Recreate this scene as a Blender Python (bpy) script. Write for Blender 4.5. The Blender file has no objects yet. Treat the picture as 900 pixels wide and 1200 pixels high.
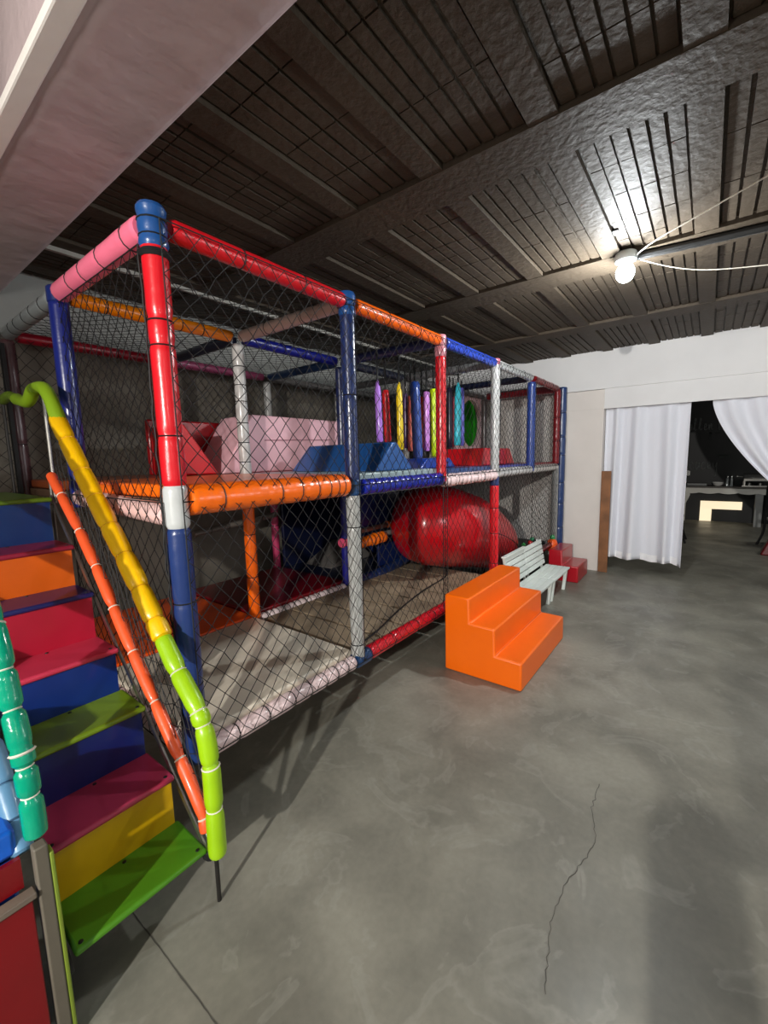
import bpy, bmesh, math, random
from mathutils import Vector, Matrix
from mathutils import noise as mnoise
random.seed(7)
PI = math.pi
C = bpy.context.scene.collection
V = Vector

# ------------------------------------------------------------------ colours / materials
def lin(c):
    return tuple((x/255/12.92 if x/255 <= .04045 else ((x/255+.055)/1.055)**2.4) for x in c)
def new_mat(name):
    m = bpy.data.materials.new(name); m.use_nodes = True
    nt = m.node_tree; b = nt.nodes['Principled BSDF']
    return m, nt, b
def N(nt, t, **kw):
    n = nt.nodes.new(t)
    for k, v in kw.items(): setattr(n, k, v)
    return n
def mat(name, col, rough=.5, var=.12, vscale=9., bump=0., bscale=40., metal=0., coat=0., emit=None, spec=.5, bdist=.004):
    m, nt, b = new_mat(name)
    tc = N(nt, 'ShaderNodeTexCoord')
    no = N(nt, 'ShaderNodeTexNoise'); no.inputs['Scale'].default_value = vscale; no.inputs['Detail'].default_value = 5
    nt.links.new(tc.outputs['Object'], no.inputs['Vector'])
    cr = N(nt, 'ShaderNodeValToRGB'); l = lin(col)
    cr.color_ramp.elements[0].position = .3; cr.color_ramp.elements[1].position = .7
    cr.color_ramp.elements[0].color = (*[x*(1-var) for x in l], 1); cr.color_ramp.elements[1].color = (*[min(1, x*(1+var)) for x in l], 1)
    nt.links.new(no.outputs['Fac'], cr.inputs['Fac']); nt.links.new(cr.outputs['Color'], b.inputs['Base Color'])
    b.inputs['Roughness'].default_value = rough; b.inputs['Metallic'].default_value = metal
    b.inputs['Specular IOR Level'].default_value = spec
    b.inputs['Coat Weight'].default_value = coat; b.inputs['Coat Roughness'].default_value = .12
    if bump:
        n2 = N(nt, 'ShaderNodeTexNoise'); n2.inputs['Scale'].default_value = bscale; n2.inputs['Detail'].default_value = 4
        nt.links.new(tc.outputs['Object'], n2.inputs['Vector'])
        bp = N(nt, 'ShaderNodeBump'); bp.inputs['Strength'].default_value = bump; bp.inputs['Distance'].default_value = bdist
        nt.links.new(n2.outputs['Fac'], bp.inputs['Height']); nt.links.new(bp.outputs['Normal'], b.inputs['Normal'])
    if emit:
        b.inputs['Emission Color'].default_value = (*lin(emit[0]), 1); b.inputs['Emission Strength'].default_value = emit[1]
    return m
_v = {}
def vinyl(col, rough=.3, bump=.35, bscale=22.):
    k = (col, rough, bump, bscale)
    if k not in _v: _v[k] = mat('vinyl_%02x%02x%02x' % col, col, rough, .06, 6., bump, bscale, coat=.25, bdist=.006)
    return _v[k]
RED=(214,20,34); PINK=(255,122,152); NAVY=(30,48,98); BLUE=(26,44,170); ORANGE=(255,104,0); PALE=(232,206,212); GREY=(176,178,176)
SILVER=(188,188,186); CRIMSON=(150,10,26); BEIGE=(190,170,160); PURPLE=(92,62,66); MAUVE=(176,80,120); TEALB=(28,64,110); CAPBLUE=(28,76,138); WHITEISH=(206,208,206)
LIME=(158,206,16); YELLOW=(255,196,0); TEAL=(0,150,116); CORAL=(244,92,42); LBLUE=(92,140,176)
black = mat('black_cord', (16,16,18), .7, .1)
steel = mat('brushed_steel', (150,148,142), .38, .15, 30, metal=.9)
dark_steel = mat('dark_steel', (52,50,48), .5, .15, 20, metal=.6)
cord_pale = mat('pale_cord', (226,220,205), .7, .05)

# ------------------------------------------------------------------ mesh builder
ORG = {}
class MB:
    def __init__(s): s.v = []; s.f = []; s.mi = []; s.m = 0
    def add(s, vs, fs):
        o = len(s.v); s.v += [tuple(p) for p in vs]
        for f in fs: s.f.append(tuple(i+o for i in f)); s.mi.append(s.m)
    def box(s, lo, hi):
        x0,y0,z0 = lo; x1,y1,z1 = hi
        s.add([(x0,y0,z0),(x1,y0,z0),(x1,y1,z0),(x0,y1,z0),(x0,y0,z1),(x1,y0,z1),(x1,y1,z1),(x0,y1,z1)],
              [(0,3,2,1),(4,5,6,7),(0,1,5,4),(1,2,6,5),(2,3,7,6),(3,0,4,7)])
        return s
    def prism(s, prof, ext):
        prof = [V(p) for p in prof]; e = V(ext); n = len(prof)
        s.add(prof+[p+e for p in prof], [tuple(range(n)), tuple(range(2*n-1, n-1, -1))]+[(i, i+n, (i+1) % n+n, (i+1) % n) for i in range(n)])
        return s
    def bar(s, p0, p1, w, h, up=(0,0,1)):
        p0, p1 = V(p0), V(p1); d = (p1-p0).normalized(); a = d.cross(V(up)).normalized(); b = a.cross(d)
        q = [p0+a*x*w/2+b*y*h/2 for x, y in ((-1,-1),(1,-1),(1,1),(-1,1))]
        return s.prism(q, p1-p0)
    def tube(s, path, rad, seg=12, caps=True, squash=None):
        path = [V(p) for p in path]; n = len(path)
        if not hasattr(rad, '__len__'): rad = [rad]*n
        t = (path[1]-path[0]).normalized(); a = t.orthogonal().normalized(); vs = []
        for i in range(n):
            t2 = (path[min(i+1, n-1)]-path[max(i-1, 0)]).normalized()
            a = (a-t2*a.dot(t2)).normalized(); b = t2.cross(a)
            for k in range(seg):
                th = 2*PI*k/seg; vs.append(path[i]+(a*math.cos(th)+b*math.sin(th))*rad[i])
        fs = [(i*seg+k, i*seg+(k+1) % seg, (i+1)*seg+(k+1) % seg, (i+1)*seg+k) for i in range(n-1) for k in range(seg)]
        if caps: fs += [tuple(range(seg-1, -1, -1)), tuple((n-1)*seg+k for k in range(seg))]
        s.add(vs, fs); return s
    def ring(s, c, axis, R, r, seg=14):
        ax = V(axis).normalized(); a = ax.orthogonal().normalized(); b = ax.cross(a); vs = []; fs = []
        for i in range(seg):
            th = 2*PI*i/seg; o = a*math.cos(th)+b*math.sin(th)
            for k in range(4):
                ph = 2*PI*k/4; vs.append(V(c)+o*(R+r*math.cos(ph))+ax*r*math.sin(ph))
        for i in range(seg):
            for k in range(4): fs.append((i*4+k, i*4+(k+1) % 4, ((i+1) % seg)*4+(k+1) % 4, ((i+1) % seg)*4+k))
        s.add(vs, fs); return s
    def sphere(s, c, r, su=16, sv=10):
        rr = r if hasattr(r, '__len__') else (r, r, r); vs = []; fs = []
        for j in range(sv+1):
            ph = PI*j/sv
            for i in range(su):
                th = 2*PI*i/su
                vs.append((c[0]+rr[0]*math.sin(ph)*math.cos(th), c[1]+rr[1]*math.sin(ph)*math.sin(th), c[2]+rr[2]*math.cos(ph)))
        for j in range(sv):
            for i in range(su): fs.append((j*su+i, (j+1)*su+i, (j+1)*su+(i+1) % su, j*su+(i+1) % su))
        s.add(vs, fs); return s
    def lathe(s, c, prof, seg=20):
        vs = []; n = len(prof)
        for r, z in prof:
            for k in range(seg): vs.append((c[0]+r*math.cos(2*PI*k/seg), c[1]+r*math.sin(2*PI*k/seg), c[2]+z))
        s.add(vs, [(i*seg+k, i*seg+(k+1) % seg, (i+1)*seg+(k+1) % seg, (i+1)*seg+k) for i in range(n-1) for k in range(seg)]
              + [tuple(range(seg-1, -1, -1)), tuple((n-1)*seg+k for k in range(seg))]); return s
    def grid(s, fn, nu, nv):
        vs = [fn(i/nu, j/nv) for j in range(nv+1) for i in range(nu+1)]; w = nu+1
        s.add(vs, [(j*w+i, j*w+i+1, (j+1)*w+i+1, (j+1)*w+i) for j in range(nv) for i in range(nu)]); return s
    def build(s, name, mats, parent=None, smooth=35, bevel=0, segs=2, fix=True):
        if not isinstance(mats, (list, tuple)): mats = [mats]
        o = ORG.get(parent.name, V((0,0,0))) if parent else V((0,0,0))
        me = bpy.data.meshes.new(name); me.from_pydata([V(p)-o for p in s.v], [], s.f)
        for m in mats: me.materials.append(m)
        me.polygons.foreach_set('material_index', s.mi)
        if fix:
            bm = bmesh.new(); bm.from_mesh(me); bmesh.ops.remove_doubles(bm, verts=bm.verts, dist=1e-6) if len(s.v) < 4000 else None
            bmesh.ops.recalc_face_normals(bm, faces=bm.faces); bm.to_mesh(me); bm.free()
        if smooth:
            me.shade_smooth(); me.set_sharp_from_angle(angle=math.radians(smooth))
        ob = bpy.data.objects.new(name, me); C.objects.link(ob)
        if parent: ob.parent = parent; ORG[ob.name] = o
        if bevel:
            b = ob.modifiers.new('bevel', 'BEVEL'); b.width = bevel; b.segments = segs; b.limit_method = 'ANGLE'; b.angle_limit = math.radians(30)
        return ob
def thing(name, label, cat, loc, group=None):
    o = bpy.data.objects.new(name, None); C.objects.link(o); o.location = loc; o.empty_display_size = .1
    ORG[o.name] = V(loc); o['label'] = label; o['category'] = cat
    if group: o['group'] = group
    return o
def tag(o, label, cat, group=None):
    o['label'] = label; o['category'] = cat
    if group: o['group'] = group
    return o
def struct(name, mb, mats, **kw):
    o = mb.build(name, mats, **kw); o['kind'] = 'structure'; return o

# padded sleeve (vinyl-wrapped foam tube) with lashings
def smoothpath(pts, n):
    pts = [V(p) for p in pts]
    if len(pts) == 2: return [pts[0].lerp(pts[1], i/n) for i in range(n+1)]
    L = [0]
    for a, b in zip(pts, pts[1:]): L.append(L[-1]+(b-a).length)
    out = []
    for i in range(n+1):
        d = L[-1]*i/n; k = 0
        while k < len(L)-2 and d > L[k+1]: k += 1
        t = (d-L[k])/(L[k+1]-L[k]); P0 = pts[max(k-1,0)]; P1 = pts[k]; P2 = pts[k+1]; P3 = pts[min(k+2,len(pts)-1)]
        out.append(.5*((2*P1)+(P2-P0)*t+(2*P0-5*P1+4*P2-P3)*t*t+(3*P1-P0-3*P2+P3)*t**3))
    return out
def sleeve(name, pts, r, col, parent, ties=(), pinch=.1, scrunch=0., tie_mat=None, wob=.03, seg=14, rough=.3, bump=.35, puff=False, taper=True):
    m = MB(); pts = [V(p) for p in pts]; L = sum((b-a).length for a, b in zip(pts, pts[1:]))
    n = max(10, int(L/.012)); path = smoothpath(pts, n); rad = []
    tl = list(ties) if hasattr(ties, '__len__') else [(i+1)/(ties+1)+random.uniform(-.12,.12)/(ties+1) for i in range(ties)]
    off = random.uniform(0, 50); ends = [0]+tl+[1]
    for i in range(n+1):
        t = i/n; q = r*(1+wob*mnoise.noise(V((off+t*L*7, 0, 0))))
        if scrunch: q *= 1+scrunch*mnoise.noise(V((off, t*L*45, 0)))
        if puff:
            for a, b in zip(ends, ends[1:]):
                if a <= t <= b:
                    u = (t-a)/(b-a); q *= 1-pinch*(2*abs(u-.5))**6
        else:
            for a in tl: q *= 1-pinch*math.exp(-((t-a)*L/.012)**2)
        if taper and (i == 0 or i == n): q *= .86
        rad.append(q)
    m.tube(path, rad, seg)
    mats = [vinyl(col, rough, bump)]
    if tl:
        m.m = 1; mats.append(tie_mat or black)
        for a in tl:
            i = min(n-1, max(1, int(a*n))); m.ring(path[i], path[i+1]-path[i-1], rad[i]*1.0, .0035)
    return m.build(name, mats, parent, fix=False)

# ------------------------------------------------------------------ camera
cam = bpy.data.cameras.new('camera'); co = bpy.data.objects.new('camera', cam); C.objects.link(co)
cam.sensor_fit = 'HORIZONTAL'; cam.sensor_width = 36; cam.lens = 493.47/900*36; cam.clip_start = .02; cam.clip_end = 60
r = V((0.60606038,-0.79507532,-0.02336758)); u = V((0.11518532,0.05865824,0.99161058)); fw = V((0.78703441,0.60366749,-0.12713145))
M = Matrix((r, u, -fw)).transposed().to_4x4(); M.translation = V((-0.77694,-1.58057,1.54461)); co.matrix_world = M
bpy.context.scene.camera = co

# ------------------------------------------------------------------ setting
XW = 5.232; YB = 2.22; ZC = 2.82
# floor: polished concrete with blotches, cracks and joints
def floor_mat():
    m, nt, b = new_mat('polished_concrete'); tc = N(nt, 'ShaderNodeTexCoord')
    def noise(sc, det, dist=0.):
        n = N(nt, 'ShaderNodeTexNoise'); n.inputs['Scale'].default_value = sc; n.inputs['Detail'].default_value = det; n.inputs['Distortion'].default_value = dist
        nt.links.new(tc.outputs['Object'], n.inputs['Vector']); return n
    def ramp(src, a, b_, ca, cb):
        c = N(nt, 'ShaderNodeValToRGB'); c.color_ramp.elements[0].position = a; c.color_ramp.elements[1].position = b_
        c.color_ramp.elements[0].color = (*ca, 1); c.color_ramp.elements[1].color = (*cb, 1); nt.links.new(src, c.inputs['Fac']); return c
    def mix(f, a, b_, mode='MIX'):
        x = N(nt, 'ShaderNodeMixRGB', blend_type=mode)
        if isinstance(f, float): x.inputs[0].default_value = f
        else: nt.links.new(f, x.inputs[0])
        nt.links.new(a, x.inputs[1]); nt.links.new(b_, x.inputs[2]); return x
    big = ramp(noise(1.1, 4, .4).outputs['Fac'], .3, .7, lin((116,114,104)), lin((148,146,135)))
    mid = ramp(noise(2.8, 9, .5).outputs['Fac'], .36, .64, (.78,.78,.77), (1.1,1.1,1.08))
    a = mix(1., big.outputs[0], mid.outputs[0], 'MULTIPLY')
    vein = ramp(noise(2.6, 9, 2.2).outputs['Fac'], .565, .60, (0,0,0), (1,1,1)); vein2 = ramp(noise(2.6, 9, 2.2).outputs['Fac'], .60, .68, (1,1,1), (0,0,0))
    vv = mix(1., vein.outputs[0], vein2.outputs[0], 'MULTIPLY'); sc = N(nt, 'ShaderNodeMath', operation='MULTIPLY'); sc.inputs[1].default_value = .16
    nt.links.new(vv.outputs[0], sc.inputs[0])
    light = N(nt, 'ShaderNodeRGB'); light.outputs[0].default_value = (*lin((178,178,168)), 1)
    c = mix(sc.outputs[0], a.outputs[0], light.outputs[0])
    fine = ramp(noise(38, 3).outputs['Fac'], .3, .75, (.92,.92,.92), (1.05,1.05,1.05))
    d = mix(1., c.outputs[0], fine.outputs[0], 'MULTIPLY'); nt.links.new(d.outputs[0], b.inputs['Base Color'])
    rr = ramp(noise(2.2, 5).outputs['Fac'], .3, .7, (.36,)*3, (.52,)*3); b.inputs['Specular IOR Level'].default_value = .35; nt.links.new(rr.outputs[0], b.inputs['Roughness'])
    bp = N(nt, 'ShaderNodeBump'); bp.inputs['Strength'].default_value = .12; bp.inputs['Distance'].default_value = .004
    nt.links.new(noise(6, 4).outputs['Fac'], bp.inputs['Height']); nt.links.new(bp.outputs['Normal'], b.inputs['Normal'])
    return m
crackm = mat('crack_line', (78,76,70), .8, .2)
mb = MB(); mb.add([(-5,-5,0),(11.2,-5,0),(11.2,3,0),(-5,3,0)], [(0,1,2,3)])
mb.m = 1
def ribbon(pts, w, jit, z=.0012):
    path = [V((p[0],p[1],z)) for p in pts]; out = []
    for a, b in zip(path, path[1:]):
        n = max(2, int((b-a).length/.02))
        for i in range(n): out.append(a.lerp(b, i/n)+V((random.uniform(-jit,jit), random.uniform(-jit,jit), 0)))
    out.append(path[-1]); vs = []
    for i, p in enumerate(out):
        d = (out[min(i+1,len(out)-1)]-out[max(i-1,0)]).normalized(); q = V((-d.y, d.x, 0))*w*random.uniform(.5,1)/2; vs += [p+q, p-q]
    mb.add(vs, [(2*i, 2*i+1, 2*i+3, 2*i+2) for i in range(len(out)-1)])
ribbon([(1.25,-1.26),(1.04,-1.27),(.95,-1.31),(.82,-1.30),(.66,-1.26),(.48,-1.26),(.3,-1.30)], .0035, .007)
ribbon([(-.32,1.4),(-.315,-.1),(-.305,-.53),(-.29,-2.5)], .0045, .0008)
struct('floor', mb, [floor_mat(), crackm], smooth=0, fix=False)

# ceiling: concrete joists and bands with grooved clay tile panels between
def ceil_mat():
    m, nt, b = new_mat('painted_ceiling'); tc = N(nt, 'ShaderNodeTexCoord')
    n = N(nt, 'ShaderNodeTexNoise'); n.inputs['Scale'].default_value = 2; n.inputs['Detail'].default_value = 6; nt.links.new(tc.outputs['Object'], n.inputs['Vector'])
    cr = N(nt, 'ShaderNodeValToRGB'); cr.color_ramp.elements[0].color = (*lin((58,50,41)),1); cr.color_ramp.elements[1].color = (*lin((82,72,60)),1)
    nt.links.new(n.outputs['Fac'], cr.inputs['Fac']); nt.links.new(cr.outputs[0], b.inputs['Base Color']); b.inputs['Roughness'].default_value = .6
    n2 = N(nt, 'ShaderNodeTexNoise'); n2.inputs['Scale'].default_value = 28; n2.inputs['Detail'].default_value = 6; nt.links.new(tc.outputs['Object'], n2.inputs['Vector'])
    bp = N(nt, 'ShaderNodeBump'); bp.inputs['Strength'].default_value = .7; bp.inputs['Distance'].default_value = .008; b.inputs['Specular IOR Level'].default_value = .18
    nt.links.new(n2.outputs['Fac'], bp.inputs['Height']); nt.links.new(bp.outputs['Normal'], b.inputs['Normal'])
    return m
cm = ceil_mat(); mb = MB()
mb.box((-.1,-4.6,ZC), (XW+.1,YB+.2,ZC+.12))           # slab; tiles and joists hang slightly below
pitch = .4855
bands = [-.42, 1.0, 2.42, 3.90, 5.3]; bw = [.25,.25,.27,.24,0]
for k in range(-9, 7):
    y0 = -.468+k*pitch; y1 = y0+.365           # tile row from y0 to y1, joist from y1 to the next y0
    if y1 < -4.5 or y0 > YB-.15: continue
    for bi in range(4):
        xa = bands[bi]+bw[bi]; xb = bands[bi+1]
        xa = max(xa, .0); nb = 6 if k % 3 else 5; w = (y1-y0)/nb
        # boards stand proud of the recess, cross joints at irregular spacing
        js = [xa]; step = random.choice([.19,.24,.36])
        while js[-1] < xb-.1: js.append(min(xb, js[-1]+step*random.uniform(.85,1.15)))
        js[-1] = xb
        for i in range(nb):
            g = random.uniform(.005,.0085)
            for a, b in zip(js, js[1:]):
                dz = .0115+random.uniform(-.0012,.0012); e = random.uniform(-.001,.001)
                mb.box((a+.003, y0+i*w+g+e, ZC-dz), (b-.003, y0+(i+1)*w-g+e, ZC+.01))
    mb.box((-.05, y1+.006, ZC-.030), (XW+.05, y0+pitch-.006, ZC+.01))
for b, w in zip(bands[1:4], bw[1:4]):
    mb.box((b+.004,-4.5,ZC-.033), (b+w-.004,YB,ZC+.01))
struct('ceiling', mb, cm, smooth=0, fix=False)

wallwhite = mat('white_plaster', (226,226,226), .75, .03, 3, .2, 14)
wallwarm = mat('cream_plaster', (222,216,210), .75, .04, 3, .2, 14)
darkwall = mat('dark_rough_wall', (116,110,100), .8, .28, 2.2, .8, 6, bdist=.02)
greyband = mat('grey_wall_band', (150,152,148), .75, .08, 3, .4, 12)
beamm = mat('mauve_beam_paint', (188,170,171), .45, .08, 2.2, .9, 6, bdist=.02)
trimw = mat('white_trim', (228,222,216), .55, .04, 6, .2, 20)
greenish = mat('pale_soffit', (140,144,134), .7, .05, 3)
mb = MB().box((-5,YB,0),(XW+.2,YB+.15,2.45)); struct('wall_left', mb, darkwall, smooth=0)
mb = MB().box((-.3,2.07,2.40),(XW,YB+.15,ZC)); struct('trim_1', mb, greyband, smooth=0)         # grey concrete band over the rear wall
mb = MB().box((-.05,1.462,ZC-.055),(XW,1.485,ZC-.02)); struct('trim_2', mb, mat('pale_conduit',(170,168,160),.5), smooth=0)
# ceiling beam over the stair end
mb = MB()
def beamf(u_, v_):
    y = -3.2+u_*5.3
    # profile: near side up, soffit, far side up
    prof = [(-.285,3.0),(-.285,2.635),(-.27,2.62),(-.13,2.618),(.0,2.62),(.022,2.632),(.026,2.86)]
    t = v_*(len(prof)-1); k = min(int(t), len(prof)-2); t -= k
    x = prof[k][0]*(1-t)+prof[k+1][0]*t; z = prof[k][1]*(1-t)+prof[k+1][1]*t
    n = mnoise.noise(V((x*5, y*2.2, z*3)))*.007+mnoise.noise(V((x*16, y*14, z*3)))*.0035+max(0,mnoise.noise(V((x*30, y*26, 7)))-.45)*.02
    e = -.05*(u_-.6)
    return (x+n+e, y, z+n*1.2)
mb.grid(beamf, 240, 24); struct('trim_3', mb, beamm, smooth=60, fix=False)
mb = MB().box((-.345,-3.2,2.60),(-.292,2.2,2.63)); struct('trim_4', mb, trimw, smooth=0, bevel=.006)
mb = MB().box((-5,-4.6,3.0),(-.28,YB+.2,3.1)); struct('ceiling_entrance', mb, greenish, smooth=0)
# far wall with the curtained opening
OY0, OY1, OZ = -.505, -2.75, 2.095
mb = MB().box((XW,OY0,0),(XW+.14,YB+.15,2.335)); struct('wall_back', mb, wallwarm, smooth=0)
mb = MB().box((XW-.012,-4.6,2.34),(XW+.14,YB+.15,ZC+.05)); struct('wall_back_upper', mb, wallwhite, smooth=0, bevel=.003)
mb = MB().box((XW+.004,-4.6,OZ),(XW+.03,OY0,2.34)); struct('wall_back_lintel', mb, wallwhite, smooth=0, bevel=.003)
mb = MB().box((XW,-4.6,0),(XW+.14,OY1,OZ)); struct('wall_back_right', mb, wallwhite, smooth=0)
mb = MB().box((XW-.010,OY0-.002,0),(XW+.02,-.075,2.10)); struct('trim_5', mb, wallwarm, smooth=0, bevel=.003)
mb = MB().box((-5,-4.75,0),(XW+.2,-4.6,3.1)); struct('wall_right', mb, wallwhite, smooth=0)
mb = MB().box((-5.15,-4.75,0),(-5,YB+.15,3.1)); struct('wall_front', mb, wallwarm, smooth=0)
# dark room beyond
chalkm = mat('chalkboard_black', (9,11,12), .55, .5, 1.6, .1, 20)
mb = MB().box((10.9,-4.6,0),(11.05,1.0,3.0)); wb = struct('wall_far', mb, chalkm, smooth=0)
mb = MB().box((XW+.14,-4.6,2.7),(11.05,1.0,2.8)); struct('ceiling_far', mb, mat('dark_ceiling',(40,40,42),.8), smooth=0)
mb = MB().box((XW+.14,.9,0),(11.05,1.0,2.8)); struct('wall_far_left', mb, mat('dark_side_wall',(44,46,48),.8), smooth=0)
mb = MB().box((XW+.14,-4.75,0),(11.05,-4.6,2.8)); struct('wall_far_right', mb, mat('grey_side_wall',(96,98,100),.8), smooth=0)

# ------------------------------------------------------------------ playground frame
ZT, ZD, ZB = 2.372, 1.400, .365
pg = thing('indoor_playground', 'two-level caged play frame of colourful padded posts, nets and decks along the left side', 'play structure', (0,0,0))
def post(x, y, segs, r=.041, name='post'):
    root = None
    for i, (z0, z1, col, ties) in enumerate(segs):
        o = sleeve(name if i == 0 else 'lower_sleeve', [(x,y,z0),(x,y,z1)], r*(1 if i == 0 else 1.02), col, root or pg, ties)
        if i == 0: root = o
    return root
# front row
p = post(0,0,[(1.46,2.30,RED,[.22,.6,.71]),(1.30,1.46,(196,200,200),0),(ZB-.02,1.30,(34,56,112),[.35,.7])], .043)
sleeve('joint_cap', [(0,0,2.285),(0,0,2.425)], .049, CAPBLUE, p, [.3,.7], pinch=.1, scrunch=.03)
m_ = MB()
for z in (2.262,2.268): m_.ring((0,0,z),(0,0,1),.046,.01)
m_.build('joint_strap', black, p)
p = post(1,0,[(1.42,2.37,NAVY,[.5]),(ZB-.01,1.34,GREY,[.12,.82])])
sleeve('joint_cap', [(1,0,1.34),(1,0,1.43)], .046, TEALB, p); sleeve('joint_cap', [(1,0,2.30),(1,0,2.42)], .047, CAPBLUE, p, [.4]); sleeve('joint_cap', [(.96,0,ZB),(1.09,0,ZB)], .047, TEALB, p)
p = post(2,0,[(1.36,2.27,RED,0)], .038); sleeve('joint_cap', [(2,0,2.26),(2,0,2.41)], .043, (196,128,140), p, [.5], scrunch=.06)
p = post(3,0,[(1.34,2.36,SILVER,0),(1.26,1.36,NAVY,0),(ZB-.05,1.27,RED,3)], .042); sleeve('joint_cap', [(3,0,2.36),(3,0,2.41)], .042, (200,110,130), p)
post(4,0,[(1.36,2.33,(44,72,150),0)], .046)
p = post(5,0,[(1.42,2.36,CRIMSON,2),(ZB-.3,1.40,(140,140,138),0)], .042)
sleeve('post', [(5.125,-.03,.0),(5.125,-.03,2.40)], .056, (32,58,108), pg, 7)
# inner and rear rows
sleeve('post', [(0,1,1.33),(0,1,2.34)], .043, (20,34,120), pg, 0); sleeve('joint_cap', [(0,1,2.33),(0,1,2.41)], .046, (22,40,110), pg)
post(1,1,[(1.43,2.33,SILVER,6),(.40,1.36,ORANGE,2)], .040)
post(2,1,[(1.43,2.33,(26,36,76),0),(.40,1.36,(28,30,120),0)], .038)
post(3,1,[(1.43,2.33,(120,116,112),0),(.40,1.36,(30,36,80),0)], .036)
post(4,1,[(1.43,2.33,(96,84,80),0)], .036); post(5,1,[(1.43,2.33,(80,70,68),0)], .036)
sleeve('post', [(0,2,.9),(0,2,2.34)], .041, PURPLE, pg, 1)
sleeve('post', [(1,2,1.43),(1,2,2.34)], .038, NAVY, pg)
post(2,2,[(1.43,2.33,SILVER,1),(.40,1.36,(216,70,120),1)], .038)
for x in (3,4,5): sleeve('post', [(x,2,ZB),(x,2,2.34)], .036, (90,88,86), pg)
# top rails (x direction)
cols = [RED, ORANGE, (36,72,190), WHITEISH, CRIMSON]
for i, c in enumerate(cols): sleeve('rail', [(i+.06,0,ZT),(i+.96,0,ZT)], .038, c, pg, [.33,.7], pinch=.04)
for i, c in enumerate([(250,140,0), (18,30,140), (40,44,60), (120,118,116), (70,66,64)]): sleeve('rail', [(i+.05,1,ZT),(i+.95,1,ZT)], .037, c, pg, 4)
for i, c in enumerate([(140,14,34), MAUVE, (120,116,112), (110,108,106), (110,108,106)]): sleeve('rail', [(i+.05,2,ZT),(i+.95,2,ZT)], .037, c, pg, 2)
# cross rails (y direction)
sleeve('rail', [(0,.06,ZT),(0,.95,ZT)], .046, PINK, pg, [.12,.38,.6,.78], pinch=.05); sleeve('rail', [(0,1.05,ZT),(0,1.95,ZT)], .04, (140,146,148), pg, 5)
for x, a, b in [(1,BEIGE,(34,40,62)), (2,(38,46,92),TEALB), (3,(150,150,148),(110,110,110)), (4,(24,34,66),(40,44,56)), (5,CRIMSON,(140,16,30))]:
    sleeve('rail', [(x,.05,ZT),(x,.95,ZT)], .038 if x < 5 else .05, a, pg, 2); sleeve('rail', [(x,1.05,ZT),(x,1.95,ZT)], .037, b, pg, 1)
# deck-level rails, front
sleeve('deck_rail', [(.04,0,ZD+.002),(.93,0,ZD+.002)], .062, (255,110,10), pg, [.15,.48,.62,.74,.83,.90,.95], pinch=.045, scrunch=.03)
sleeve('deck_rail', [(1.06,0,ZD-.02),(1.98,0,ZD-.02)], .048, (24,44,170), pg, 14, pinch=.14)
sleeve('deck_rail', [(2.02,0,ZD-.035),(2.97,0,ZD-.035)], .050, (232,206,206), pg, 13, pinch=.25, scrunch=.12)
sleeve('deck_rail', [(3.04,0,ZD-.02),(3.97,0,ZD-.02)], .046, (196,194,192), pg, 8, pinch=.1); sleeve('deck_rail', [(4.03,0,ZD-.02),(4.97,0,ZD-.02)], .046, (190,186,180), pg, 8, pinch=.12, scrunch=.08)
sleeve('deck_rail', [(0,.05,ZD-.055),(0,.99,ZD-.02)], .045, (240,200,196), pg, [.75], scrunch=.02)
for x in (1,2,3,4,5): sleeve('deck_rail', [(x,.05,ZD-.03),(x,1.95,ZD-.03)], .036, (60,58,60), pg)
sleeve('deck_rail', [(.05,1,ZD-.03),(.95,1,ZD-.03)], .034, (70,60,60), pg); sleeve('deck_rail', [(1.05,1,ZD-.03),(4.95,1,ZD-.03)], .034, (40,40,52), pg); sleeve('deck_rail', [(.05,2,ZD-.03),(4.95,2,ZD-.03)], .034, (70,66,64), pg)
# bottom rails
sleeve('bottom_rail', [(.03,0,ZB),(.95,0,ZB)], .041, (240,214,214), pg, [.16,.34,.5,.62,.74,.84,.93], pinch=.14, scrunch=.02)
sleeve('bottom_rail', [(1.09,0,ZB),(2.96,0,ZB)], .043, (216,22,40), pg, [.13,.28,.40,.5,.6,.7,.8,.9], pinch=.12)
sleeve('bottom_rail', [(3.04,0,ZB),(4.97,0,ZB)], .04, (120,20,30), pg, 4)
sleeve('bottom_rail', [(0,.05,ZB),(0,.96,ZB)], .041, (230,196,200), pg, 4); sleeve('bottom_rail', [(0,1.04,ZB),(0,1.96,ZB)], .041, (120,60,40), pg)
sleeve('bottom_rail', [(1.04,1,ZB+.01),(1.96,1,ZB+.01)], .043, (244,226,226), pg, 16, pinch=.14, scrunch=.08)
sleeve('bottom_rail', [(2.04,1,.40),(2.5,.98,.40),(3.05,.98,.47)], .052, (28,50,100), pg, 7, pinch=.12, scrunch=.08)
for x in (1,2,3): sleeve('bottom_rail', [(x,.05,ZB-.03),(x,1.95,ZB-.03)], .03, (44,40,40), pg)
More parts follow.
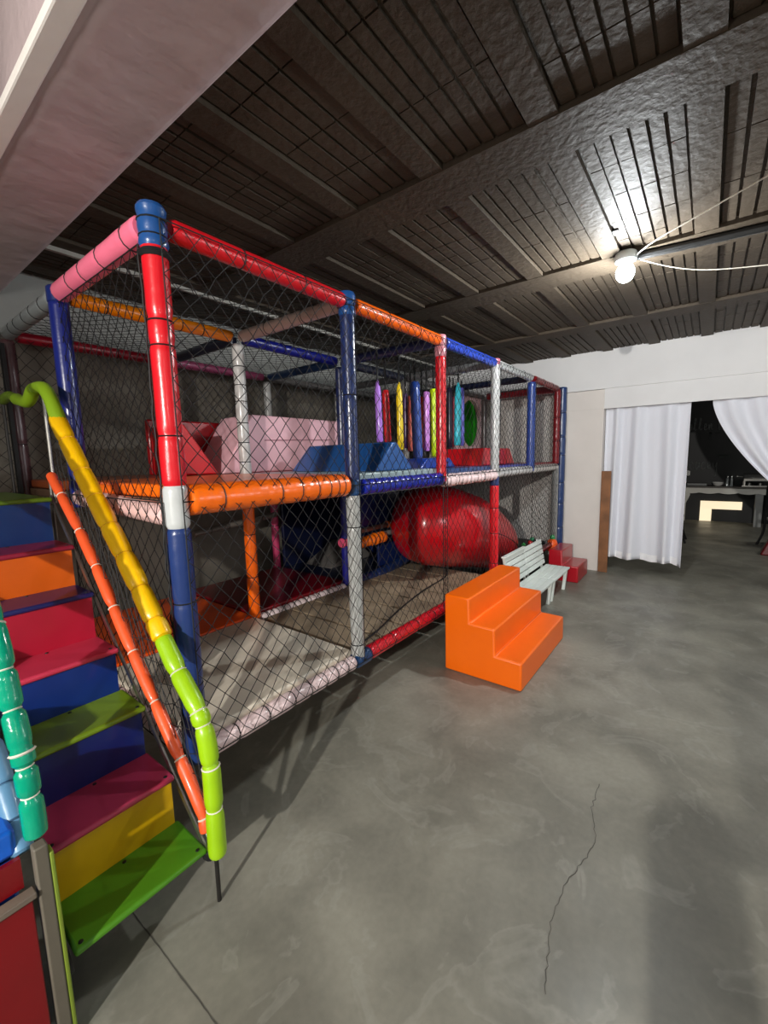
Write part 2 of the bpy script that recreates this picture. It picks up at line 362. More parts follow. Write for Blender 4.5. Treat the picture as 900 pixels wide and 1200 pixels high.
# deck mats
def pad(name, lo, hi, col, rough=.35, bev=.012):
    return MB().box(lo, hi).build(name, vinyl(col, rough, .15, 6.), pg, bevel=bev, segs=3, smooth=50)
pad('deck_mat', (.02,.03,1.405),(.985,.99,1.46), (255,112,16)); pad('deck_mat', (.02,1.0,1.405),(.985,1.96,1.46), (150,70,30))
pad('deck_mat', (1.0,1.0,1.405),(1.99,1.96,1.46), (190,70,74)); pad('deck_mat', (1.01,.02,1.405),(1.99,.99,1.46), (150,170,172))
pad('deck_mat', (2.01,.03,1.39),(2.985,.99,1.45), (44,70,120)); pad('deck_mat', (3.01,.02,1.40),(3.985,.99,1.445), (50,60,150)); pad('deck_mat', (4.01,.02,1.40),(4.985,.99,1.445), (150,30,44))
pad('deck_mat', (2.0,1.0,1.405),(4.98,1.96,1.45), (60,64,90))
MB().box((.01,.03,1.36),(.985,1.96,1.403)).build('deck_board', mat('deck_board',(96,70,52),.7), pg)
MB().box((1.0,.03,1.355),(4.98,1.96,1.40)).build('deck_board', mat('deck_board_navy',(24,32,66),.6), pg)
# lower floor
creamm = mat('worn_cream_mat', (226,216,198), .42, .10, 3.5, .25, 9)
def cream():
    m = MB()
    for i in range(6):
        y0 = .04+i*.158; m.box((.015,y0,.37),(.985,y0+.1585,.418+.0012*(i % 2)))
    return m
MB().box((.015,.035,.36),(.985,.985,.42)).build('floor_mat', creamm, pg, bevel=.014, segs=3)
pad('floor_mat', (.02,1.0,.36),(.985,1.96,.425), (250,92,14)); pad('floor_mat', (1.0,1.03,.36),(1.99,1.97,.435), (122,10,22), .3)
slm = mat('worn_wood_slats', (158,140,116), .7, .25, 5, .4, 12)
for i in range(8):
    x = 1.045+i*.2445
    MB().box((x,.05,.372),(x+.222,.955,.392)).build('floor_slat', slm, pg, bevel=.003)
# hidden running gear under the platform
m = MB()
for y in (1.0,1.98):
    for x in (0.05,1,2,3,4,4.95): m.bar((x,y,0),(x,y,ZB), .05, .05, (1,0,0))
for x in (3.2,4,4.9): m.bar((x,.6,0),(x,.6,ZB), .05, .05, (1,0,0))
m.build('support_frame', dark_steel, pg)
# blue ball-pit walls behind the slatted bay
navyp = (22,38,92)
pad('pit_wall', (2.06,1.03,.86),(3.02,1.06,1.34), navyp); pad('pit_wall', (2.05,1.93,.40),(3.3,1.97,1.3), (20,28,60)); pad('pit_wall', (3.04,.98,.40),(3.09,1.95,1.34), navyp); pad('pit_wall', (2.52,1.03,.44),(3.02,1.06,.78), (24,44,104))
pad('pit_floor', (2.0,1.03,.36),(3.04,1.95,.42), (20,30,56))
sleeve('middle_rail', [(1.93,.99,.795),(2.13,.99,.795)], .045, (224,84,120), pg, 4, pinch=.2, scrunch=.1)
p = sleeve('middle_rail', [(2.05,1.0,.86),(3.0,1.0,.87)], .026, (110,84,76), pg, 4); sleeve('orange_pad', [(2.62,1.0,.868),(2.98,1.0,.872)], .036, ORANGE, p, 5, pinch=.2, scrunch=.1)
p = sleeve('middle_rail', [(2.1,.97,.77),(3.06,.97,.80)], .028, (150,146,144), pg, 4); sleeve('orange_pad', [(2.12,.96,.76),(2.52,.96,.765)], .056, (255,120,20), p, 6, pinch=.25, scrunch=.2)
sleeve('middle_rail', [(1.06,1.9,.93),(1.95,1.9,1.0)], .028, (120,112,104), pg, 4)
MB().prism([(2.25,1.45,.42),(2.95,1.45,.42),(2.7,1.45,.62)], (0,.4,0)).build('pit_wedge', vinyl((120,116,112)), pg, bevel=.01)
# nets
netm = mat('black_net_twine', (20,20,21), .75, .1)
def net(o, U, Vv, cw=.078, ch=.09, r=.0019, sag=.0, seg=3, name='net_panel', matl=None, jit=.006):
    o, U, Vv = V(o), V(U), V(Vv); nu = max(2, round(U.length/(cw/2))); nv = max(2, round(Vv.length/(ch/2))); nrm = U.cross(Vv).normalized()
    P = {}; off = V((random.uniform(0,99), random.uniform(0,99), 0))
    for i in range(nu+1):
        for j in range(nv+1):
            if (i+j) % 2: continue
            a, b = i/nu, j/nv; q = o+U*a+Vv*b
            edge = min(a,1-a,b,1-b) > .001
            if edge:
                w = V((a*U.length, b*Vv.length, 0))
                dx = mnoise.noise(w*2.2+off)*.016+random.uniform(-jit,jit); dy = mnoise.noise(w*2.2-off)*.016+random.uniform(-jit,jit)
                q = q+U.normalized()*dx+Vv.normalized()*dy+nrm*(mnoise.noise(w*1.7+off*2)*.012)-V((0,0,1))*sag*math.sin(PI*a)*math.sin(PI*b)
            P[i,j] = q
    m = MB()
    def cordseg(a, b):
        d = (b-a)
        if d.length < 1e-5: return
        d.normalize(); x = d.cross(nrm).normalized(); vs = []
        for c in (a, b):
            for k in range(seg):
                th = 2*PI*k/seg; vs.append(c+(x*math.cos(th)+nrm*math.sin(th))*r)
        m.add(vs, [(k, (k+1) % seg, seg+(k+1) % seg, seg+k) for k in range(seg)])
    for (i,j), q in P.items():
        for di in (1,-1):
            k = (i+di, j+1)
            if k in P: cordseg(q, P[k])
    # hem cords
    for a, b in ((o,o+U),(o,o+Vv),(o+U,o+U+Vv),(o+Vv,o+U+Vv)):
        pts = [a.lerp(b, t/12)+V((0,0,0)) for t in range(13)]; m.tube(pts, r*1.35, 5)
    return m.build(name, matl or netm, pg, smooth=0, fix=False)
yf = -.052
for i in range(5):
    x0, x1 = i, i+1
    net((x0,yf,ZD), (1,0,0), (0,0,ZT-ZD))
    if i < 2: net((x0,yf,ZB), (1,0,0), (0,0,ZD-ZB))
    else: net((x0,yf+.02,ZB), (1,0,0), (0,0,ZD-ZB))
net((-.012,.03,ZD), (0,.95,0), (0,0,ZT-ZD-.045)); net((-.05,0,ZB), (0,1,0), (0,0,ZD-ZB))
for i in range(5):
    for y in (0,1): net((i,y,ZT+.03), (1,0,0), (0,1,0), sag=.03)
for i in range(5):
    net((i,1.97,ZD), (1,0,0), (0,0,ZT-ZD), matl=None)
net((5.0,0,ZD), (0,1,0), (0,0,ZT-ZD)); net((5.0,0,ZB), (0,1,0), (0,0,ZD-ZB)); net((5.0,1,ZD), (0,1,0), (0,0,ZT-ZD))
net((3.1,1.0,ZB), (1.9,0,0), (0,0,ZD-ZB))
net((3.0,1.0,ZD+.05), (1,0,0), (0,0,ZT-ZD-.05))
# loose lashings along the front net edge
m = MB()
pts = [(-.049+random.uniform(-.004,.004), .012+random.uniform(-.006,.006), ZB+.02+t*(ZT-ZB-.1)/40) for t in range(41)]
m.tube(pts, .0035, 5)
m.build('lashing_cord', black, pg, fix=False); m = MB()
pts = [(1.0+random.uniform(-.004,.004)+t/30, -.053, 1.34-0.0*t+random.uniform(-.004,.004)) for t in range(31)]; m.tube(pts, .003, 5)
m.build('lashing_cord', black, pg, fix=False); m = MB()
pts = [(1.94, -.05, ZB+.03+t*(ZD-ZB)/20) for t in range(21)]; m.tube(pts, .004, 5)
m.build('lashing_cord', black, pg, fix=False); m = MB()
m.tube(smoothpath([(1.02,.06,.40),(1.3,.10,.405),(1.75,.22,.40),(2.2,.3,.405),(2.7,.36,.40),(2.95,.5,.405)], 40), .006, 5)
m.build('lashing_cord', black, pg, fix=False)

# ------------------------------------------------------------------ staircase
st = thing('play_staircase', 'steep narrow play stairs with multicoloured treads and padded handrails at the left front', 'stairs', (-.33,-.3,0))
XL, XR = -.522, -.138
tz = [.222,.412,.610,.795,.998,1.185,1.395]; ty = [-.285,-.100,.100,.300,.500,.690,.915]
tcol = [(74,134,22),(176,50,84),(112,140,24),(196,50,78),(24,30,92),(150,30,58),(92,124,26)]
rcol = [None,(200,158,0),(4,26,96),(2,40,116),(176,20,50),(222,96,6),(4,46,104)]
boltm = mat('dark_bolt', (22,24,22), .5)
for i in range(7):
    d = (ty[i+1] if i < 6 else 1.75)-ty[i]+.02; xr = XR+random.uniform(-.002,.004)
    t = MB().box((XL,ty[i],tz[i]-.022),(xr,ty[i]+d,tz[i])).build('tread', vinyl(tcol[i], .42, .12, 5.), st, bevel=.009, segs=3, smooth=50)
    b = MB()
    for x in (XL+.02, (XL+xr)/2, xr-.025): b.lathe((x,ty[i]+(.02 if x != (XL+xr)/2 else d-.025),tz[i]-.002), [(.007,0),(.006,.004),(.002,.005)], 10)
    b.build('bolt', boltm, t)
    if i: MB().box((XL+.004,ty[i]+.012,tz[i-1]-.005),(XR-.012,ty[i]+.024,tz[i]-.018)).build('riser', vinyl(rcol[i], .42, .1, 4.), st)
# stringers, posts and supports
m = MB(); m.bar((XR+.006,-.275,.20),(XR+.006,.98,1.395), .006, .022); m.build('stringer', steel, st)
m = MB(); m.bar((XL-.012,-.275,.16),(XL-.012,.98,1.355), .012, .05); m.build('stringer', dark_steel, st)
MB().tube([(-.112,-.293,0),(-.112,-.296,.25),(-.112,-.30,.66)], .0075, 10).build('rail_post', dark_steel, st)
m = MB(); m.tube([(-.112,.98,1.36),(-.112,.98,1.87)], .008, 10); m.tube([(-.126,.985,1.0),(-.126,.985,1.5)], .006, 8); m.build('rail_post', steel, st)
MB().tube([(-.112,1.74,1.30),(-.112,1.74,1.93)], .008, 10).build('rail_post', dark_steel, st)
MB().tube([(-.15,.94,0),(-.15,.94,1.36)], .014, 8).build('support_leg', dark_steel, st); MB().tube([(-.5,.94,0),(-.5,.94,1.36)], .014, 8).build('support_leg', dark_steel, st)
MB().tube([(-.15,1.7,0),(-.15,1.7,1.37)], .014, 8).build('support_leg', dark_steel, st); MB().tube([(-.5,1.7,0),(-.5,1.7,1.37)], .014, 8).build('support_leg', dark_steel, st)
# front left post board (grey board with green edge)
b = MB().box((-.580,-.312,0),(-.551,-.278,.60)).build('post_board', mat('grey_board',(98,92,80),.6,.1,8), st, bevel=.004)
MB().box((-.5505,-.312,.0),(-.541,-.276,.57)).build('green_edge', mat('green_edge_paint',(120,140,44),.55), b, bevel=.003)
m = MB(); m.lathe((-.117,-.27,.165), [(.02,0),(.028,.012),(.028,.035),(.015,.045)], 14); m.build('rail_clamp', black, st)
# right handrail
hr = sleeve('handrail_pad', [(-.11,-.304,.185),(-.11,-.306,.40),(-.11,-.302,.55),(-.11,-.262,.69),(-.11,-.135,.81),(-.11,-.036,.915)], .031, LIME, st, [.22,.42,.58,.64,.83], pinch=.26, tie_mat=cord_pale, puff=True, wob=.06, rough=.35)
sleeve('handrail_pad', [(-.11,-.04,.912),(-.11,.2,1.16),(-.11,.553,1.49),(-.11,.83,1.765)], .036, YELLOW, st, [.09,.2,.32,.45,.58,.71,.85], pinch=.22, tie_mat=vinyl((220,160,0)), puff=True, wob=.05, rough=.35)
sleeve('handrail_pad', [(-.11,.80,1.74),(-.11,.88,1.85),(-.11,.97,1.915),(-.11,1.12,1.925),(-.11,1.25,1.88),(-.11,1.44,1.91)], .030, (140,180,20), st, [.5], pinch=.14, tie_mat=vinyl((110,150,16)), wob=.16, rough=.6)
sleeve('handrail_pad', [(-.11,1.44,1.905),(-.11,1.58,1.945),(-.11,1.75,1.93)], .024, (110,140,24), st, [.35], pinch=.2, tie_mat=vinyl((90,120,16)), wob=.2, rough=.6)
sleeve('lower_rail_pad', [(-.125,-.272,.27),(-.125,-.20,.395),(-.125,.225,.825),(-.125,.58,1.19),(-.125,.90,1.455),(-.125,.96,1.50)], .0225, CORAL, st, [.05,.17,.29,.41,.53,.65,.77,.9], pinch=.32, tie_mat=cord_pale, puff=True, rough=.45)
m = MB(); m.bar((-.122,-.283,.24),(-.122,-.215,.36), .004, .03); m.build('rail_bracket', mat('white_metal',(214,214,210),.5), st)
# net between the two right rails
def slantnet():
    o = V((-.1,-.27,.30)); m = MB(); off = V((5,9,0)); nu, nv = 34, 8; P = {}
    for i in range(nu+1):
        for j in range(nv+1):
            if (i+j) % 2: continue
            a, b = i/nu, j/nv; lo = V((-.118,-.27+1.2*a,.30+1.18*a)); hi = V((-.108,-.285+1.12*a,.62+1.12*a))
            q = lo.lerp(hi, b)
            if 0 < a < 1 and 0 < b < 1: q += V((random.uniform(-.006,.006), random.uniform(-.007,.007), random.uniform(-.007,.007)))
            P[i,j] = q
    for (i,j), q in P.items():
        for di in (1,-1):
            if (i+di,j+1) in P: m.tube([q, P[i+di,j+1]], .0017, 3, caps=False)
    return m.build('side_net', netm, st, smooth=0, fix=False)
slantnet()
# left handrail
sleeve('handrail_pad', [(-.567,-.296,.625),(-.567,-.288,.74),(-.567,-.262,.86),(-.567,-.218,.962),(-.567,-.17,1.10),(-.567,-.02,1.28),(-.567,.3,1.58),(-.567,.8,1.98)], .0255, TEAL, st, [.06,.10,.125,.18,.24,.31,.4,.5,.6,.7,.8,.9], pinch=.2, tie_mat=cord_pale, puff=True, rough=.16, bump=.8)
sleeve('lower_rail_pad', [(-.59,-.255,.57),(-.59,-.17,.66),(-.59,.05,.87),(-.59,.8,1.55)], .025, LBLUE, st, [.07,.15,.25,.4,.55,.7,.85], pinch=.2, tie_mat=vinyl((60,90,120)), puff=True, rough=.4)
# landing curtain strap and netting beyond the stair head
net((-.62,1.99,ZD-.1), (.6,0,0), (0,0,1.0)).name = 'landing_net'
MB().box((-.055,1.90,1.36),(-.035,1.945,2.3)).build('hanging_strap', black, pg)
# neighbouring step block at the left edge
sb = thing('soft_step_block', 'red-fronted step block with blue and green steps at the lower left edge beside the stairs', 'step block', (-.8,-.3,0))
MB().box((-1.02,-.305,0),(-.592,-.292,.478)).build('front_panel', vinyl((124,2,14), .35, .1, 4.), sb, bevel=.003)
m = MB(); m.box((-1.02,-.318,.478),(-.585,-.285,.494)); m.build('panel_edge', mat('grey_board_edge',(110,98,86),.6), sb, bevel=.003)
MB().box((-1.02,-.276,.494),(-.60,-.262,.575)).build('riser', vinyl((120,8,16), .4), sb)
MB().box((-1.02,-.262,.578),(-.60,-.02,.65)).build('blue_step', vinyl((20,98,210)), sb, bevel=.012, segs=3); MB().box((-1.02,-.23,.0),(-.604,.0,.57)).build('step_body', vinyl((16,70,160)), sb, bevel=.01)
MB().box((-1.02,-.02,.0),(-.604,.22,.75)).build('green_step', vinyl((10,84,20), .45), sb, bevel=.02, segs=3)

# ------------------------------------------------------------------ soft shapes on the upper deck
w = MB().prism([(.60,1.10,1.462),(.86,1.10,1.462),(.635,1.10,1.79),(.60,1.10,1.79)], (0,.40,0)).build('foam_wedge', vinyl((206,16,28), .35, .2, 6.), None, bevel=.012, segs=3)
tag(w, 'red foam wedge on the upper deck behind the red corner post, facing the pink ramp', 'foam block')
w = MB().box((.60,1.53,1.462),(1.36,1.58,1.852)).build('foam_board', vinyl((150,8,20), .35), None, bevel=.012)
tag(w, 'dark red foam board standing upright behind the red wedge', 'foam block')
w = MB().prism([(.885,1.10,1.462),(2.06,1.10,1.462),(2.06,1.10,1.885),(1.15,1.10,1.885)], (0,.40,0)).build('foam_ramp', vinyl((230,182,192), .5, .12, 5.), None, bevel=.012, segs=3)
tag(w, 'big pale pink foam ramp block on the upper deck behind the silver post', 'foam block')
m = MB(); m.tube([(1.25,1.093,1.70),(1.95,1.093,1.715)], .004, 6); s_ = m.build('seam', vinyl((170,120,132)), w); s_.parent = w
w = MB().prism([(1.30,.07,1.462),(1.73,.07,1.462),(1.535,.07,1.648),(1.485,.07,1.648)], (0,.80,0)).build('foam_tent_block', vinyl((30,84,150), .38, .15, 6.), None, bevel=.01, segs=3)
tag(w, 'dark blue tent-shaped foam block on the upper deck behind the navy middle post', 'foam block')
w = MB().prism([(3.05,.16,1.447),(3.95,.16,1.447),(3.80,.16,1.62),(3.12,.16,1.62)], (0,.5,0)).build('foam_tent_block', vinyl((196,14,26), .35, .15, 6.), None, bevel=.012, segs=3)
tag(w, 'long low red foam block on the upper deck before the green tunnel hole', 'foam block')
w = MB().prism([(2.02,.2,1.452),(2.62,.2,1.452),(2.5,.2,1.535),(2.14,.2,1.535)], (0,.6,0)).build('foam_block', vinyl((26,60,150), .35, .15, 6.), None, bevel=.01)
tag(w, 'flat royal blue foam block beneath the hanging padded sticks', 'foam block')
# hanging padded sticks
def stick(x, y, zt, zb, r, col, label, point=False):
    t = thing('hanging_padded_stick', label, 'hanging pad', (x,y,zb), 'padded sticks hanging in the upper deck')
    m = MB(); L = zt-zb; path = []; rad = []
    prof = [(0,.75),(.012,1),(.2,1.02),(.5,.98),(.75,1.0),(.9,.98 if not point else .72),(.985,.93 if not point else .25),(1,.72 if not point else .1)]
    ax = random.uniform(-.02,.02); ay = random.uniform(-.02,.02)
    for k in range(len(prof)): path.append((x+ax*(1-prof[k][0]), y+ay*(1-prof[k][0]), zb+L*prof[k][0])); rad.append(r*prof[k][1])
    m.tube(path, rad, 14); m.build('pad', vinyl(col, .35, .2), t, smooth=50)
    s = MB(); s.box((x-.008,y-.004,zt-.02),(x+.008,y+.004,ZT+.01)); s.build('strap', black, t)
for a in [(1.89,.5,2.15,1.67,.026,(176,120,226),'lavender padded stick, pointed top, leftmost of the hanging row',True),
          (2.19,.65,2.12,1.68,.030,(214,20,30),'bright red padded stick hanging just right of the leftmost lavender one'),
          (2.18,.5,2.17,1.61,.027,(250,214,20),'golden yellow padded stick with pointed top hanging in the row',True),
          (2.49,.65,2.12,1.63,.022,(70,40,92),'thin dark purple padded stick hanging right behind the golden yellow one'),
          (2.50,.60,2.10,1.60,.024,(232,112,92),'salmon padded stick hanging between the golden yellow and thick blue ones'),
          (2.42,.5,2.20,1.53,.044,(36,70,150),'thick denim blue padded stick, widest of the hanging row'),
          (2.77,.65,2.12,1.63,.024,(226,60,32),'thin orange-red padded stick hanging right of the thick blue one'),
          (2.615,.5,2.137,1.60,.030,(204,130,216),'orchid pink padded stick hanging beside the lime one'),
          (2.737,.5,2.174,1.548,.034,(196,226,10),'lime yellow padded stick hanging left of the red post'),
          (3.33,.65,2.27,1.64,.030,(36,32,62),'dark navy padded stick hanging right of the red post'),
          (3.41,.65,2.18,1.64,.022,(150,20,50),'thin crimson padded stick hanging behind the cyan one'),
          (3.238,.5,2.30,1.657,.036,(70,222,244),'cyan padded stick with pointed top hanging before the tunnel hole',True),
          (3.61,.65,2.30,1.66,.030,(110,110,214),'periwinkle padded stick half hidden behind the cyan one')]:
    stick(*a)
# tunnel panel with round opening
tp = thing('crawl_tunnel', 'pale pink panel with round hole into a green crawl tunnel at the far end', 'play tunnel', (4.7,1.05,1.452))
m = MB(); cx, cz, R0 = 4.66, 1.99, .30; n = 36; fr = []; X0, X1, Z0, Z1 = 4.2, 4.99, 1.455, 2.36
for yy in (1.04,1.09):
    for k in range(n):
        th = 2*PI*k/n; d = (math.cos(th), math.sin(th)); tx = ((X1-cx) if d[0] > 0 else (X0-cx))/d[0] if abs(d[0]) > 1e-6 else 1e9; tz_ = ((Z1-cz) if d[1] > 0 else (Z0-cz))/d[1] if abs(d[1]) > 1e-6 else 1e9
        s_ = min(tx, tz_); fr += [(cx+R0*d[0],yy,cz+R0*d[1]*1.06),(cx+s_*d[0],yy,cz+s_*d[1])]
f = []
for k in range(n):
    a = 2*k; b = 2*((k+1) % n); o = 2*n; f += [(a,a+1,b+1,b),(o+a,o+b,o+b+1,o+a+1),(a,b,o+b,o+a),(a+1,o+a+1,o+b+1,b+1)]
m.add(fr, f); m.build('panel', vinyl((226,190,190), .5, .1), tp, smooth=20)
m = MB(); vs = []; 
for yy in (1.06,1.88):
    for k in range(n): vs.append((cx+R0*1.01*math.cos(2*PI*k/n), yy, cz+R0*1.07*math.sin(2*PI*k/n)))
m.add(vs, [(k,(k+1) % n,n+(k+1) % n,n+k) for k in range(n)]+[tuple(n+k for k in range(n))]); m.build('green_tube', vinyl((36,150,24), .4), tp, fix=False)

# red tube slide under the deck
sl = thing('tube_slide', 'bulging glossy red tube slide lying under the deck behind the slatted bay', 'slide', (3.2,.5,.39))
path = smoothpath([(2.40,.62,.93),(2.5,.58,.92),(2.8,.54,.87),(3.15,.50,.79),(3.5,.46,.69),(3.85,.42,.55),(4.1,.40,.43),(4.22,.39,.37)], 48)
rk = [(0,.14),(.025,.27),(.08,.35),(.17,.395),(.3,.41),(.5,.40),(.65,.37),(.8,.325),(.9,.27),(.97,.20),(1,.12)]
def itp(t):
    for (a,x),(b,y) in zip(rk, rk[1:]):
        if t <= b: return x+(y-x)*(t-a)/(b-a)
    return rk[-1][1]
m = MB(); m.tube(path, [itp(i/48) for i in range(49)], 32); redp = mat('red_fibreglass', (196,10,26), .28, .10, 4, .15, 8, coat=.4)
m.build('slide_body', redp, sl, smooth=70, fix=False)
m = MB(); m.tube([(p_.x, p_.y-itp(i/48)*.985*1.0, p_.z-.0) for i, p_ in enumerate(path)][5:42], .006, 6); m.build('seam', mat('dark_seam',(50,8,12),.6), sl)
# ball pit box and balls at the far end
bp_ = MB().box((4.25,.08,.0),(4.92,.85,.40)).build('ball_bin', mat('black_bin',(22,24,26),.6), None, bevel=.02)
tag(bp_, 'black low bin beneath the far end of the frame, behind the bench', 'bin')
def ball(x, y, z, r, col, label):
    o = MB().sphere((x,y,z), r, 20, 12).build('play_ball', vinyl(col, .3, .05), None, smooth=80); tag(o, label, 'ball', 'play balls at the far end')
ball(4.55,.16,.425,.032,(214,40,40),'small red ball on the black bin behind the bench')
ball(4.42,.2,.42,.026,(40,150,70),'small green ball on the black bin, left of the red ball')
ball(4.80,.22,.425,.03,(60,160,110),'small sea-green ball on the black bin, right of the red ball')
ob = thing('orange_bolster', 'bulging orange padded bolster with green top beside the red steps', 'bolster', (4.88,-.02,.26))
m = MB(); m.lathe((4.88,-.02,.26), [(.02,0),(.055,.02),(.07,.07),(.066,.12),(.055,.16),(.02,.185)], 20); m.build('pad', vinyl((255,96,24), .4, .4), ob, smooth=60)
MB().lathe((4.88,-.02,.44), [(.03,0),(.034,.02),(.02,.05),(.01,.055)], 14).build('green_top', vinyl((40,150,80)), ob)

# ------------------------------------------------------------------ orange and red step blocks
def steps(name, x0, x1, prof, matl, label):
    o = MB().prism([(x0,y,z) for y, z in prof], (x1-x0,0,0)).build(name, matl, None, bevel=.012, segs=3, smooth=50); tag(o, label, 'step block'); return o
orm = mat('orange_vinyl', (255,110,0), .38, .04, 5, .12, 5, coat=.15)
sob = steps('step_block', 1.80, 2.81, [(-.135,.002),(-.135,.565),(-.325,.565),(-.328,.388),(-.512,.385),(-.515,.197),(-.698,.195),(-.700,.002)], orm, 'bright orange three-step block standing on the concrete before the frame')
m = MB()
for y, z in [(-.325,.385),(-.512,.195)]: m.tube([(1.81,y-.004,z+.004),(2.80,y-.004,z+.004)], .004, 6)
m.build('seam_piping', mat('dark_orange_seam',(206,72,0),.5), sob)
rdm = mat('red_vinyl_steps', (176,14,32), .3, .06, 5, .1, 5, coat=.3)
steps('step_block', 4.50, 5.0, [(-.085,.002),(-.085,.378),(-.243,.378),(-.247,.202),(-.428,.200),(-.43,.002)], rdm, 'small dark red two-step block by the white pillar beyond the bench')
# ------------------------------------------------------------------ white benches
whp = mat('white_painted_wood', (232,240,234), .5, .05, 10, .2, 30)
def bench(x0, x1, ledge, label):
    b = thing('bench', label, 'bench', ((x0+x1)/2,-.22,0), None)
    m = MB()
    for i in range(4): m.box((x0,-.40+i*.067,.238),(x1,-.40+i*.067+.064,.258))
    m.build('seat', whp, b, bevel=.004)
    m = MB(); m.box((x0+.03,-.375,.205),(x1-.03,-.36,.238)); m.box((x0+.03,-.15,.205),(x1-.03,-.135,.238)); m.build('seat_frame', whp, b)
    lean = lambda z: -.125+(z-.25)*.19
    m = MB()
    for i in range(5):
        z0 = .272+i*.058; z1 = z0+.0465
        m.prism([(x0,lean(z0),z0),(x0,lean(z1),z1),(x0,lean(z1)+.016,z1),(x0,lean(z0)+.016,z0)], (x1-x0,0,0))
    m.build('backrest', whp, b, bevel=.003)
    for x in (x0+.05, x1-.05):
        MB().bar((x,lean(.2)+.03,.2),(x,lean(.55)+.028,.55), .03, .02, (0,1,0)).build('back_support', whp, b)
        MB().prism([(x-.022,-.385,.238),(x+.022,-.385,.238),(x+.017,-.362,.0),(x-.017,-.362,.0)], (0,.03,0)).build('leg', whp, b)
        MB().prism([(x-.02,-.165,.238),(x+.02,-.165,.238),(x+.015,-.10,.0),(x-.015,-.10,.0)], (0,.03,0)).build('leg', whp, b)
    if ledge: MB().box((x0-.05,lean(.56)-.03,.558),(x1-.0,lean(.56)+.012,.572)).build('top_ledge', whp, b, bevel=.003)
bench(3.10,3.645,True,'small white slatted bench with top ledge, next to the orange steps')
bench(3.655,4.235,False,'small white slatted bench without ledge, nearer the red steps')

# ------------------------------------------------------------------ doorway: plank, curtains
wd = mat('brown_plank_wood', (134,88,52), .6, .3, 5, .3, 16)
o = MB().box((XW-.042,-.625,.002),(XW-.016,-.515,1.315)).build('wooden_plank', wd, None, bevel=.003); tag(o, 'brown wooden plank leaning upright between white pillar and left curtain', 'plank')
def cloth_mat():
    m, nt, b = new_mat('white_curtain_cloth'); tc = N(nt, 'ShaderNodeTexCoord'); wv = N(nt, 'ShaderNodeTexNoise'); wv.inputs['Scale'].default_value = 300
    nt.links.new(tc.outputs['Object'], wv.inputs['Vector']); bp = N(nt, 'ShaderNodeBump'); bp.inputs['Strength'].default_value = .1; bp.inputs['Distance'].default_value = .001
    nt.links.new(wv.outputs['Fac'], bp.inputs['Height']); nt.links.new(bp.outputs['Normal'], b.inputs['Normal'])
    b.inputs['Base Color'].default_value = (*lin((226,228,236)),1); b.inputs['Roughness'].default_value = .85; b.inputs['Transmission Weight'].default_value = 0
    return m
cl = cloth_mat()
def curt1(u_, v_):
    y = -.512-.883*u_*(1+.0*v_); z = 2.14-1.945*v_-.03*u_*v_+.012*math.sin(u_*17)*v_
    amp = .024+.03*v_
    ph_ = u_*24+1.6*math.sin(u_*5)+.9*v_*math.sin(u_*7)
    x = XW+.10+amp*(math.sin(ph_)+.35*math.sin(2*ph_+1))+.015*math.sin(u_*9+v_*2)*v_
    if False: y -= (.12-u_)*.45*math.sin(PI*min(1, v_*1.2))*.35
    return (x, y, z)
c1 = MB().grid(curt1, 120, 40).build('curtain', cl, None, smooth=80, fix=False); tag(c1, 'white curtain hanging straight in the left half of the doorway', 'curtain')
s_ = c1.modifiers.new('solid','SOLIDIFY'); s_.thickness = .003
def hem(u_, v_):
    p_ = curt1(u_, .955+.045*v_); return (p_[0]-.004, p_[1], p_[2])
MB().grid(hem, 120, 3).build('hem', mat('curtain_hem',(240,240,244),.85), c1, smooth=80, fix=False)
def curt2(u_, v_):
    # gathered to a tie at the right jamb
    zl = 2.14-1.16*v_
    t = max(0, (2.09-zl)/.85); yl = -1.59-.49*t**1.5; yr = -2.75-.02*v_
    y = yl+(yr-yl)*u_; z = zl-.22*v_*u_*(1-u_)*2+.10*u_*v_
    x = XW+.09+(.022+.02*v_)*math.sin(u_*30*(1-.1*v_)+1.2*math.sin(3*u_))
    return (x, y, z)
c2 = MB().grid(curt2, 120, 40).build('curtain', cl, None, smooth=80, fix=False); tag(c2, 'white curtain swept aside and gathered at the right of the doorway', 'curtain')
s_ = c2.modifiers.new('solid','SOLIDIFY'); s_.thickness = .003
rod = MB().tube([(XW+.045,-.51,2.16),(XW+.045,-2.745,2.16)], .006, 10).build('curtain_rod', steel, None); tag(rod, 'thin curtain rod under the doorway lintel', 'curtain rod')

